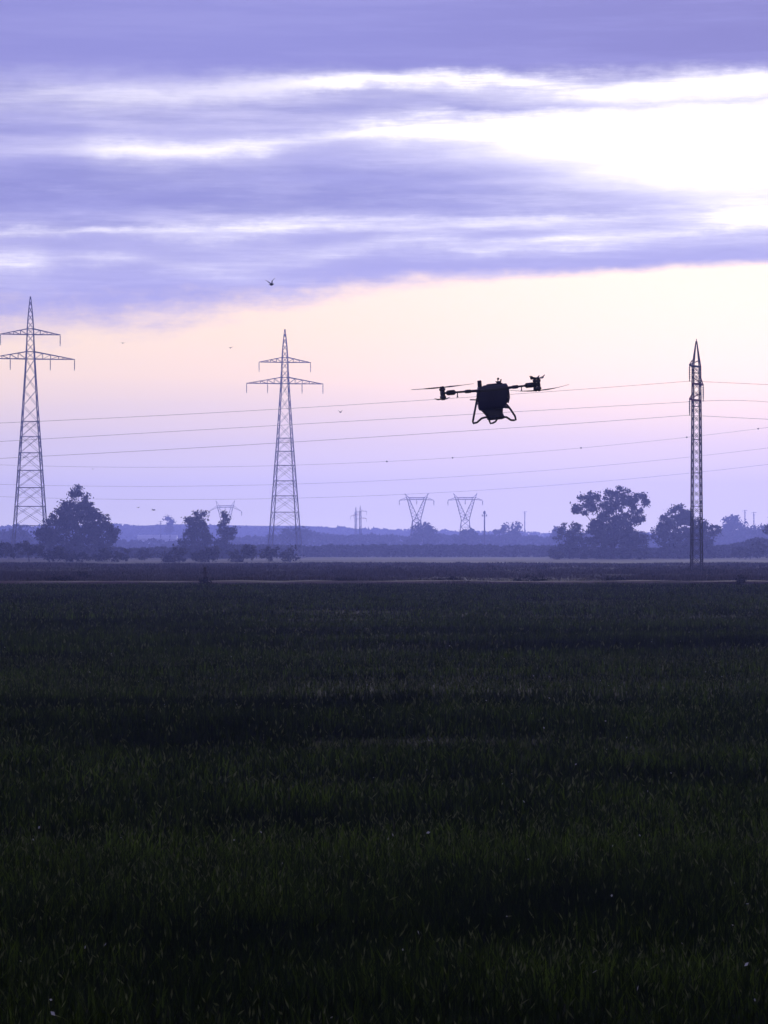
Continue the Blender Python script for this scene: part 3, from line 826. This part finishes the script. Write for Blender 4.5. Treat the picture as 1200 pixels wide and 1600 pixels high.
# ------------------------------------------------------------------ scrub strip beyond the track
def blades(name, label, cat, y0, y1, dens, hfun, width, mat, seed, seg=1, margin=1.5, shade=None, lean=0.35, xlim=None, zbase=0.05):
    r = np.random.default_rng(seed)
    half = lambda y: 0.1235 * y + margin
    area = (y1 - y0) * (half(y0) + half(y1))
    n = int(area * dens)
    y = np.sqrt(r.random(n) * ((y1 + 12) ** 2 - (y0 + 12) ** 2) + (y0 + 12) ** 2) - 12
    x = (r.random(n) * 2 - 1) * half(y)
    h = hfun(x, y, r)
    keep = h > 0.015
    x, y, h = x[keep], y[keep], h[keep]; n = len(x)
    w = width * (0.6 + 0.8 * r.random(n))
    th = r.random(n) * 2 * np.pi
    dx, dy = np.cos(th) * w / 2, np.sin(th) * w / 2
    la = r.random(n) * 2 * np.pi; ll = lean * h * r.random(n) ** 1.2
    lx, ly = np.cos(la) * ll, np.sin(la) * ll
    z0 = np.full(n, zbase - 0.04)
    P = lambda a, b, c: np.stack([a, b, c], -1)
    b0 = P(x - dx, y - dy, z0); b1 = P(x + dx, y + dy, z0)
    t = P(x + lx, y + ly, z0 + h)
    if seg == 1:
        v = np.stack([b0, b1, t], 1).reshape(-1, 3); k = 3
    else:
        mx, my = x + lx * 0.3, y + ly * 0.3; mz = z0 + h * 0.62
        m0 = P(mx - dx * .8, my - dy * .8, mz); m1 = P(mx + dx * .8, my + dy * .8, mz)
        v = np.stack([b0, b1, m1, m0, m0, m1, t, t], 1)   # quad + triangle as separate faces
        v = np.concatenate([np.stack([b0, b1, m1], 1), np.stack([b0, m1, m0], 1), np.stack([m0, m1, t], 1)], 1).reshape(-1, 3); k = 9
    s = shade(x, y, r) if shade else np.clip(r.normal(0.4, 0.2, n), 0, 1)
    o = np_mesh(name, v, 3, np.repeat(s, k), mat)
    tag(o, label, cat, kind='stuff'); return o

def patch(x, y):
    """uneven growth: broad bands and small tussocks"""
    a = vnoise(x * 0.16 + 40, y * 0.62 + 11, 51); b = vnoise(x * 0.8 + 3, y * 0.9 + 5, 52); c = vnoise(x * 3.1, y * 3.1, 53)
    return 0.52 * a + 0.28 * b + 0.20 * c
def field_h(x, y, r):
    return (0.06 + 0.20 * patch(x, y)) * (0.4 + 0.85 * r.random(len(x)))
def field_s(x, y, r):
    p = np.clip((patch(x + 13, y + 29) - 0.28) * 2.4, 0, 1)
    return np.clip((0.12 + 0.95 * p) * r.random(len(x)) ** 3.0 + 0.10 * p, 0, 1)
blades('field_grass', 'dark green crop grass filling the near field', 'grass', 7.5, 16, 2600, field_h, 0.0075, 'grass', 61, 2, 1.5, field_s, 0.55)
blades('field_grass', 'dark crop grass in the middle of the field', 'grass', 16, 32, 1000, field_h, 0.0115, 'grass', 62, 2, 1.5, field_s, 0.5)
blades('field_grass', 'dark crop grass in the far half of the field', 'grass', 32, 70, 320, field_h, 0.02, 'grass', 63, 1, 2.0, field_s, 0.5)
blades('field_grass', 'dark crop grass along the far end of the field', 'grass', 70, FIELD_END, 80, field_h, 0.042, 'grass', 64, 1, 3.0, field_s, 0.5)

def rough_h(x, y, r):
    p = vnoise(x * 0.12, y * 0.06, 71) * 0.6 + vnoise(x * 0.5, y * 0.25, 72) * 0.4
    return np.where(p > 0.42, (0.08 + 0.55 * (p - 0.4)) * (0.5 + 0.9 * r.random(len(x))), 0.06 * r.random(len(x)))
blades('rough_grass', 'tangled rough grass and weeds beyond the dirt track', 'grass', 153, 260, 12.0, rough_h, 0.09, 'rough', 65, 1, 6.0)
blades('rough_grass', 'hazy rough grass in front of the tree line', 'grass', 260, 425, 3.0, rough_h, 0.22, 'rough', 66, 1, 10.0)
blades('verge_grass', 'dry verge grass fringing the dirt track', 'grass', 145.5, 147.8, 60, lambda x, y, r: (0.03 + .60 * np.clip(vnoise(x * .22, y * .1, 81) * .7 + vnoise(x * .9, y * .4, 82) * .3 - .32, 0, 1)) * (0.5 + r.random(len(x))), 0.03, 'rough', 67, 1, 4.0)

# pale spindles added above the leaves, standing in for skylit grass tips
def heads(name, label, y0, y1, dens, ln, wd, seed):
    r = np.random.default_rng(seed)
    half = lambda y: 0.1235 * y + 1.5
    n = int((y1 - y0) * (half(y0) + half(y1)) * dens)
    y = np.sqrt(r.random(n) * ((y1 + 12) ** 2 - (y0 + 12) ** 2) + (y0 + 12) ** 2) - 12
    x = (r.random(n) * 2 - 1) * half(y)
    p = patch(x + 13, y + 29); keep = r.random(n) < np.clip((p - 0.25) * 2.0, 0.08, 1); x, y = x[keep], y[keep]; n = len(x)
    z = 0.01 + (0.06 + 0.20 * patch(x, y)) * (0.75 + 0.5 * r.random(n))
    l = ln * (0.5 + r.random(n)); w = wd * (0.6 + 0.8 * r.random(n))
    a = r.normal(0, 0.42, n); b = r.normal(0, 0.42, n)
    d = np.stack([np.sin(a), np.sin(b), np.cos(a)], -1); t = r.random(n) * np.pi
    e = np.stack([np.cos(t), np.sin(t), 0 * t], -1)
    c = np.stack([x, y, z], -1)
    P0 = c; P2 = c + d * l[:, None]; m_ = c + d * (l * .45)[:, None]
    f2 = np.cross(d, e)
    v = np.stack([P0, m_ + e * w[:, None], P2, m_ - e * w[:, None], P0, m_ + f2 * w[:, None], P2, m_ - f2 * w[:, None]], 1).reshape(-1, 3)
    o = np_mesh(name, v, 4, np.repeat(np.clip(r.normal(.4, .3, n), 0, 1), 8), 'lit_tip')
    tag(o, label, 'seed heads', kind='stuff')
heads('lit_grass_tips', 'pale green spindles added as lit tips on the nearest grass', 8, 18, 330, 0.030, 0.0032, 93)
heads('lit_grass_tips', 'pale green spindles added as lit tips on the grass farther out', 18, 45, 90, 0.040, 0.006, 94)
heads('lit_grass_tips', 'pale spindles added as lit tips flecking the far half of the field', 45, 140, 11, 0.06, 0.012, 95)

# pale fluffs and petals caught in the grass
r = np.random.default_rng(91)
n = 170
yy = 9 + 45 * r.random(n) ** 1.6; xx = (r.random(n) * 2 - 1) * (0.12 * yy + 1)
zz = 0.03 + (0.10 + 0.20 * patch(xx, yy)) * (0.9 + 0.25 * r.random(n))
o = np_mesh('seed_fluff', leaf_quads(np.stack([xx, yy, zz], -1), 0.008, 92), 4, None, 'fluff')
tag(o, 'pale fluffy specks caught on the grass tips', 'seed heads', kind='stuff')

# ------------------------------------------------------------------ small things by the track
def post(px, ytop, d, label):
    q = at(px, HOR, d); root = empty('field_post', (q.x, q.y, 0)); h = EYE + (HOR - ytop) * d / F
    m = MB(); m.path([(0, 0, -.1), (.02, 0, h * .5), (.0, 0, h * .96), (.0, 0, h)], [.085, .08, .075, .05], 8); m.build('post', 'wood', root, smooth=True)
    m = MB(); m.box((0.0, 0, h * .72), (.13, .04, .03)); m.build('cleat', 'wood', root, bevel=.01)
    tag(root, label, 'post')
post(320, 886, 146.6, 'short weathered wooden post standing beside the dirt track')
def small_bush(px, cy, rx, ry, d, lab, seed):
    shrub('bush', lab, d, [(px, cy, rx, ry), (px - rx * .5, cy + ry * .4, rx * .7, ry * .7), (px + rx * .5, cy + ry * .45, rx * .6, ry * .6)], 'leaf_dark', seed, 70, 0.15, 24, 0.06, 'low bushes')
small_bush(131, 897, 9, 7, 188, 'small dark round bush beside the track at left', 301)
small_bush(95, 904, 22, 3.5, 156, 'flat dark weed clump on the left track edge', 302)
small_bush(1157, 906, 4, 6, 145.5, 'tiny dark tuft by the track at right', 303)
small_bush(320, 909, 7, 4, 146, 'weed clump round the foot of the wooden post', 304)
small_bush(605, 886, 7, 3.0, 310, 'small dark scrub clump in the middle of the rough strip', 305)
small_bush(300, 886, 6, 2.6, 300, 'small dark scrub clump below the small tree pair', 306)
small_bush(690, 887, 4, 2.4, 300, 'tiny scrub clump below the left forked pylon', 307)
small_bush(850, 888, 6, 3, 290, 'small scrub clump right of centre in the rough strip', 308)
small_bush(540, 906.5, 16, 2.4, 156, 'long low weed clump on the track edge at centre', 309)
small_bush(830, 906, 26, 2.6, 156, 'long low weed clump on the track edge right of centre', 310)
small_bush(700, 906, 18, 2.2, 156, 'long low weed clump on the track edge below the drone', 311)
small_bush(960, 905.5, 22, 2.4, 156, 'long low weed clump on the track edge near the slim tower', 312)
small_bush(1070, 892, 8, 3.5, 238, 'dark weeds at the left foot of the slim tower', 313)
small_bush(1105, 892, 8, 3.0, 238, 'dark weeds at the right foot of the slim tower', 314)
# low earth bank at the right
m = MB(); secs = []
for i in range(41):
    x = 33.6 + i * 2.2; hgt = 0.2 * min(1, i / 4) * (0.8 + 0.4 * random.random())
    secs.append([(x, 400 - .9, -.05), (x, 400 - .35, hgt), (x, 400 + .5, hgt * .95), (x, 400 + 1.2, -.05)])
m.loft(secs); o = m.build('earth_bank', 'soil'); tag(o, 'long low dark earth bank behind the foot of the slim tower', 'bank')

# ------------------------------------------------------------------ the spraying drone
DR = 62.0
PX = DR / F
ROLL = R(5.5)
DC = (770.0, 625.0)
DR2 = 50.0
drone = empty('spraying_drone', at(DC[0], DC[1], DR2)); drone.scale = (DR2 / DR,) * 3
def L(x, y, dep=0.0):
    """photo pixel -> drone coordinates (drone is rolled in flight)"""
    dx, dz = (x - DC[0]) * PX, (DC[1] - y) * PX
    c, s = math.cos(-ROLL), math.sin(-ROLL)
    return Vector((dx * c - dz * s, dep, dx * s + dz * c))
drone.rotation_euler = (R(2.7), -ROLL, 0)
def ring(cx, z, hx, hy, cyo=0.0, k=0.28):
    """rounded rectangle section"""
    pts = []
    for sx, sy in ((1, 1), (-1, 1), (-1, -1), (1, -1)):
        for a in (0, 45, 90):
            t = R(a + {(1, 1): 0, (-1, 1): 90, (-1, -1): 180, (1, -1): 270}[(sx, sy)])
            rr = k * min(hx, hy)
            pts.append((cx + sx * (hx - rr) + rr * math.cos(t), cyo + sy * (hy - rr) + rr * math.sin(t), z))
    return pts
def from_px(rows, hy, cyo=0.0, k=.28):
    """rows: (y, xl, xr) in photo pixels"""
    secs = []
    for i, (y, xl, xr) in enumerate(rows):
        a, b = L(xl, y), L(xr, y); mid = L((xl + xr) / 2, y)
        h = hy[i] if hasattr(hy, '__len__') else hy
        secs.append(ring(mid.x, mid.z, (b.x - a.x) / 2, h, cyo, k))
    return secs
m = MB(); m.loft(from_px([(640, 749.5, 786), (636, 747.5, 790), (626, 746, 793.5), (612, 745.5, 793.5), (604, 746, 792.5), (602.5, 747.5, 791)], [.22, .27, .31, .33, .33, .32], k=.10))
m.build('tank', 'tank', drone, bevel=0.015)
m = MB(); m.loft(from_px([(656, 764, 784), (654.5, 761.5, 789), (650, 760.5, 787), (646, 757, 785.5), (639, 751, 786)], [.13, .20, .21, .19, .2], k=.4))
m.build('pump_housing', 'plastic', drone, smooth=True)
m = MB(); m.loft(from_px([(603, 754, 791.5), (601.5, 754, 791.5), (600.5, 756, 790)], [.27, .27, .24])); m.build('tank_lid', 'plastic', drone, smooth=True)
m = MB(); m.loft(from_px([(611, 744, 795.5), (607, 744, 795.5)], [.36, .36], k=.2)); m.build('frame_band', 'carbon', drone, bevel=.01)
# rear battery seen over the lid
m = MB(); m.loft(from_px([(602, 760, 786), (599, 761, 785.5)], [.12, .12], cyo=.22)); m.build('battery', 'plastic', drone, bevel=.01)
# left mast (antenna post)
m = MB(); m.loft(from_px([(608, 746, 753), (594.6, 745.3, 751.6)], [.045, .045], cyo=-.15, k=.5)); m.build('antenna_post', 'plastic', drone, smooth=False, bevel=.01)
# front camera unit on the lid
t = MB(); t.loft(from_px([(600.5, 777, 781), (597.8, 775.6, 783), (595.5, 773.6, 783)], [.05, .07, .06], k=.4))
top = t.build('camera_mount', 'plastic', drone, smooth=True)
t = MB(); t.loft(from_px([(596, 781.2, 783.4), (592.2, 782, 783.6)], [.03, .025], k=.4)); t.build('aerial_fin', 'plastic', drone)
t = MB(); t.loft(from_px([(595.8, 777, 778.6), (593, 777.4, 778.6)], [.02, .02], k=.4)); t.build('lens_stalk', 'plastic', drone)
t = MB(); c = L(778.2, 591.9); t.lathe(c + Vector((0, .05, 0)), [(0, .02), (.02, .022), (.07, .024), (.09, .018)], (0, -1, 0), 10); t.build('camera_lens', 'lens', drone, smooth=True)
# radar drum under the front
t = MB(); c = L(772, 652, -.24); t.lathe(c + Vector((-.07, 0, 0)), [(0, .03), (.01, .045), (.13, .045), (.14, .03)], (1, 0, 0), 12); t.build('radar_drum', 'plastic', drone, smooth=True)
# side handle / translucent rim at the right of the tank
t = MB(); t.path([L(791.5, 604, -.30), L(793.6, 612, -.31), L(794.6, 621, -.31), L(792.6, 629.5, -.30)], .016, 8); t.build('side_handle', 'metal', drone, smooth=True)
t = MB(); t.path([L(745.5, 613, -.28), L(744.8, 619, -.28), L(745.4, 625, -.28), L(748.6, 631, -.26)], .016, 8); t.build('side_handle', 'metal', drone, smooth=True)

# arms, pods, propellers
def arm(x0, y0, x1, y1, dep0, dep1):
    a, b = L(x0, y0, dep0), L(x1, y1, dep1)
    o = MB(); o.path([a, a.lerp(b, .18), a.lerp(b, .2), b], [.027, .027, .021, .019], 10); ob = o.build('arm', 'carbon', drone, smooth=True)
    for t0, t1, rr in ((.22, .38, .036), (.70, .92, .052)):
        c = MB(); p0, p1 = a.lerp(b, t0), a.lerp(b, t1); d = (p1 - p0)
        c.path([p0, p0 + d * .2, p0 + d * .8, p1], [rr * .6, rr, rr, rr * .6], 10); c.build('arm_joint' if rr < .05 else 'speed_controller', 'plastic', ob, smooth=True)
def pod(x, y, dep):
    c = L(x, y, dep); o = MB()
    o.lathe(c, [(-.05, .022), (-.035, .034), (.035, .034), (.05, .022)], (0, 0, 1), 12)
    ob = o.build('motor_pod', 'plastic', drone, smooth=True)
    for s in (1, -1):
        u = MB(); u.lathe(c + Vector((0.0, 0, s * .04)), [(0, .024), (.012, .043), (.055, .047), (.062, .026), (.072, .026)], (0, 0, s), 14); u.build('motor', 'metal', ob, smooth=True)
    return c
def propeller(c, s, yaw, length, up=0.05):
    h = c + Vector((0, 0, s * .115))
    o = MB(); o.lathe(h, [(-.012, .03), (0, .036), (.012, .03), (.02, .01)], (0, 0, s), 12); ob = o.build('propeller', 'plastic', drone, smooth=True)
    for k in (0, 1):
        a = yaw + math.pi * k; d = Vector((math.cos(a), math.sin(a), 0)); n_ = Vector((-d.y, d.x, 0)); secs = []
        for i in range(9):
            t = i / 8; rr = .03 + (length - .03) * t
            ch = (.030 + .085 * math.sin(math.pi * min(1, t * 1.25 + .12)) ** 1.0 * (1 - .35 * t)) if t < 1 else .012
            ch = max(ch, .014); tw_ = R(16 - 11 * t); z = up * t * t * length
            ctr = h + d * rr + Vector((0, 0, z))
            e = n_ * math.cos(tw_) + Vector((0, 0, math.sin(tw_)))
            f_ = Vector((0, 0, 1)); th_ = .007 - .004 * t
            secs.append([ctr - e * ch * .5, ctr - f_ * th_, ctr + e * ch * .5, ctr + f_ * th_])
        b = MB(); b.loft(secs); b.build('blade', 'blade', ob, smooth=False)
for dep, j in ((-.62, 0), (.62, 1)):
    arm(747, 610.5, 694.5, 614.2, dep * .45, dep); arm(791, 606.2, 836.5, 600.8, dep * .45, dep)
    cl_ = pod(691.5, 614.5, dep); cr_ = pod(839, 600.8, dep)
    propeller(cl_, 1, R(1 + 6 * j), .60, .02); propeller(cl_, -1, R(88 - 14 * j), .60)
    propeller(cr_, 1, R(74 + 4 * j), .60, .10); propeller(cr_, -1, R(-6 + 90 * j), .58, .10)
# landing gear
t = MB(); t.path([L(745, 622, -.2), L(743.3, 632, -.2), L(740.4, 647, -.2), L(738.2, 659, -.2), L(739, 661.3, -.2), L(745, 660, -.2), L(748.2, 657, -.2), L(752, 653.6, -.2), L(757, 652.2, -.2), L(763, 651.5, -.2)], .020, 8); t.build('landing_leg', 'carbon', drone, smooth=True)
t = MB(); t.path([L(786, 630, -.2), L(791.5, 632.5, -.2), L(797, 639.5, -.2), L(804, 650, -.2), L(805.4, 655.8, -.2), L(802, 656.5, -.2), L(797.5, 656.3, -.2), L(794, 653.8, -.2), L(791, 651.8, -.2), L(785, 651, -.2)], .020, 8); t.build('landing_leg', 'carbon', drone, smooth=True)
t = MB(); t.path([L(765, 653, .2), L(765.2, 657, .2), L(767, 661.8, .2), L(771, 661, .2), L(775, 658.8, .2), L(777.5, 655, .2), L(779, 652, .2)], .018, 8); t.build('landing_leg', 'carbon', drone, smooth=True)
t = MB(); t.bar(L(744, 631.5, -.2), L(749, 631, -.2), .014); t.build('leg_brace', 'carbon', drone)
t = MB(); t.loft([[L(784, 637.5, y_) for y_ in (-.24, -.16)] + [L(784, 634, y_) for y_ in (-.16, -.24)], [L(795, 638.5, y_) for y_ in (-.24, -.16)] + [L(793, 634, y_) for y_ in (-.16, -.24)]]); t.build('leg_bracket', 'plastic', drone)
# spray boom stub and hose on the left
t = MB(); t.bar(L(734.5, 624.6, .1), L(747, 624.8, .1), .012, n=8); t.build('nozzle_boom', 'carbon', drone, smooth=True)
for sx_, x_ in ((-1, 716), (1, 817)):
    t = MB(); t.path([L(x_, 612.5 if sx_ < 0 else 603.5, .55), L(x_, 619 if sx_ < 0 else 609.5, .55), L(x_, 621 if sx_ < 0 else 611.5, .55)], [.010, .010, .022], 8); t.build('spray_nozzle', 'plastic', drone, smooth=True)
tag(drone, 'large dark agricultural spraying drone hovering over the field', 'drone')

# ------------------------------------------------------------------ birds
def bird(px, py, d, span, lift_l, lift_r, yaw, label):
    m = MB(); s = span
    m.path([(0, -.36 * s, 0), (0, -.30 * s, .01 * s), (0, -.18 * s, .0), (0, .02 * s, -.01 * s), (0, .2 * s, 0), (0, .32 * s, .01 * s)], [.012 * s, .045 * s, .06 * s, .085 * s, .05 * s, .02 * s], 8)
    for sd_, lf in ((-1, lift_l), (1, lift_r)):
        secs = []
        for t, ch, back in ((0.0, .22, 0), (.25, .24, -.02), (.55, .19, .02), (.85, .10, .1), (1.0, .03, .18)):
            xx_ = sd_ * t * .5 * s * math.cos(lf * (1 if t < .6 else .7)); zz_ = t * .5 * s * math.sin(lf)
            c0 = Vector((xx_, back * s * .5, zz_)); th_ = .018 * s * (1 - t * .8)
            secs.append([c0 + Vector((0, -ch * s * .5, 0)), c0 + Vector((0, 0, -th_)), c0 + Vector((0, ch * s * .5, 0)), c0 + Vector((0, 0, th_))])
        m.loft(secs)
    m.add([(-.03 * s, .28 * s, .012 * s), (.03 * s, .28 * s, .012 * s), (.08 * s, .46 * s, .015 * s), (-.08 * s, .46 * s, .015 * s), (0, .28 * s, -.012 * s), (0, .46 * s, 0.0)], [(0, 1, 2, 3), (1, 4, 5, 2), (4, 0, 3, 5), (3, 2, 5), (0, 4, 1)])
    o = m.build('bird', 'feather', smooth=True); o.location = at(px, py, d); o.rotation_euler = (0, 0, yaw)
    tag(o, label, 'bird', 'birds in flight')
bird(424.3, 444.5, 140, .62, R(38), R(80), R(25), 'dark bird with raised wings high above the middle pylon')
bird(192, 536, 420, .9, R(20), R(12), R(10), 'tiny bird speck right of the left pylon top')
bird(360, 543.5, 420, .8, R(15), R(25), R(-20), 'tiny bird speck left of the middle pylon top')
bird(532, 644, 420, .85, R(35), R(45), R(30), 'tiny bird speck between the middle pylon and the drone')
bird(240, 797, 500, 1.0, R(25), R(15), R(60), 'small faint bird low over the gap left of the tree pair')
bird(216, 793, 620, .9, R(10), R(20), R(40), 'fainter of two low birds right of the large left tree')
bird(145, 733, 620, .8, R(15), R(20), R(0), 'faint bird right of the left pylon, above the large tree')

# ------------------------------------------------------------------ haze
hz = MB(); hz.box((0, 1240, 29.5), (2100, 1480, 30.5))
MT['haze'] = bpy.data.materials.new('haze_air'); MT['haze'].use_nodes = True
ht = MT['haze'].node_tree; ht.nodes.clear()
pv = ht.nodes.new('ShaderNodeVolumePrincipled'); out = ht.nodes.new('ShaderNodeOutputMaterial')
pv.inputs['Color'].default_value = (0.32, 0.36, 1.0, 1)
pv.inputs['Density'].default_value = 0.00036
pv.inputs['Anisotropy'].default_value = 0.62
ht.links.new(pv.outputs[0], out.inputs['Volume'])
haze = hz.build('haze', 'haze'); tag(haze, 'pale blue evening haze hanging over the plain', 'haze', kind='stuff')
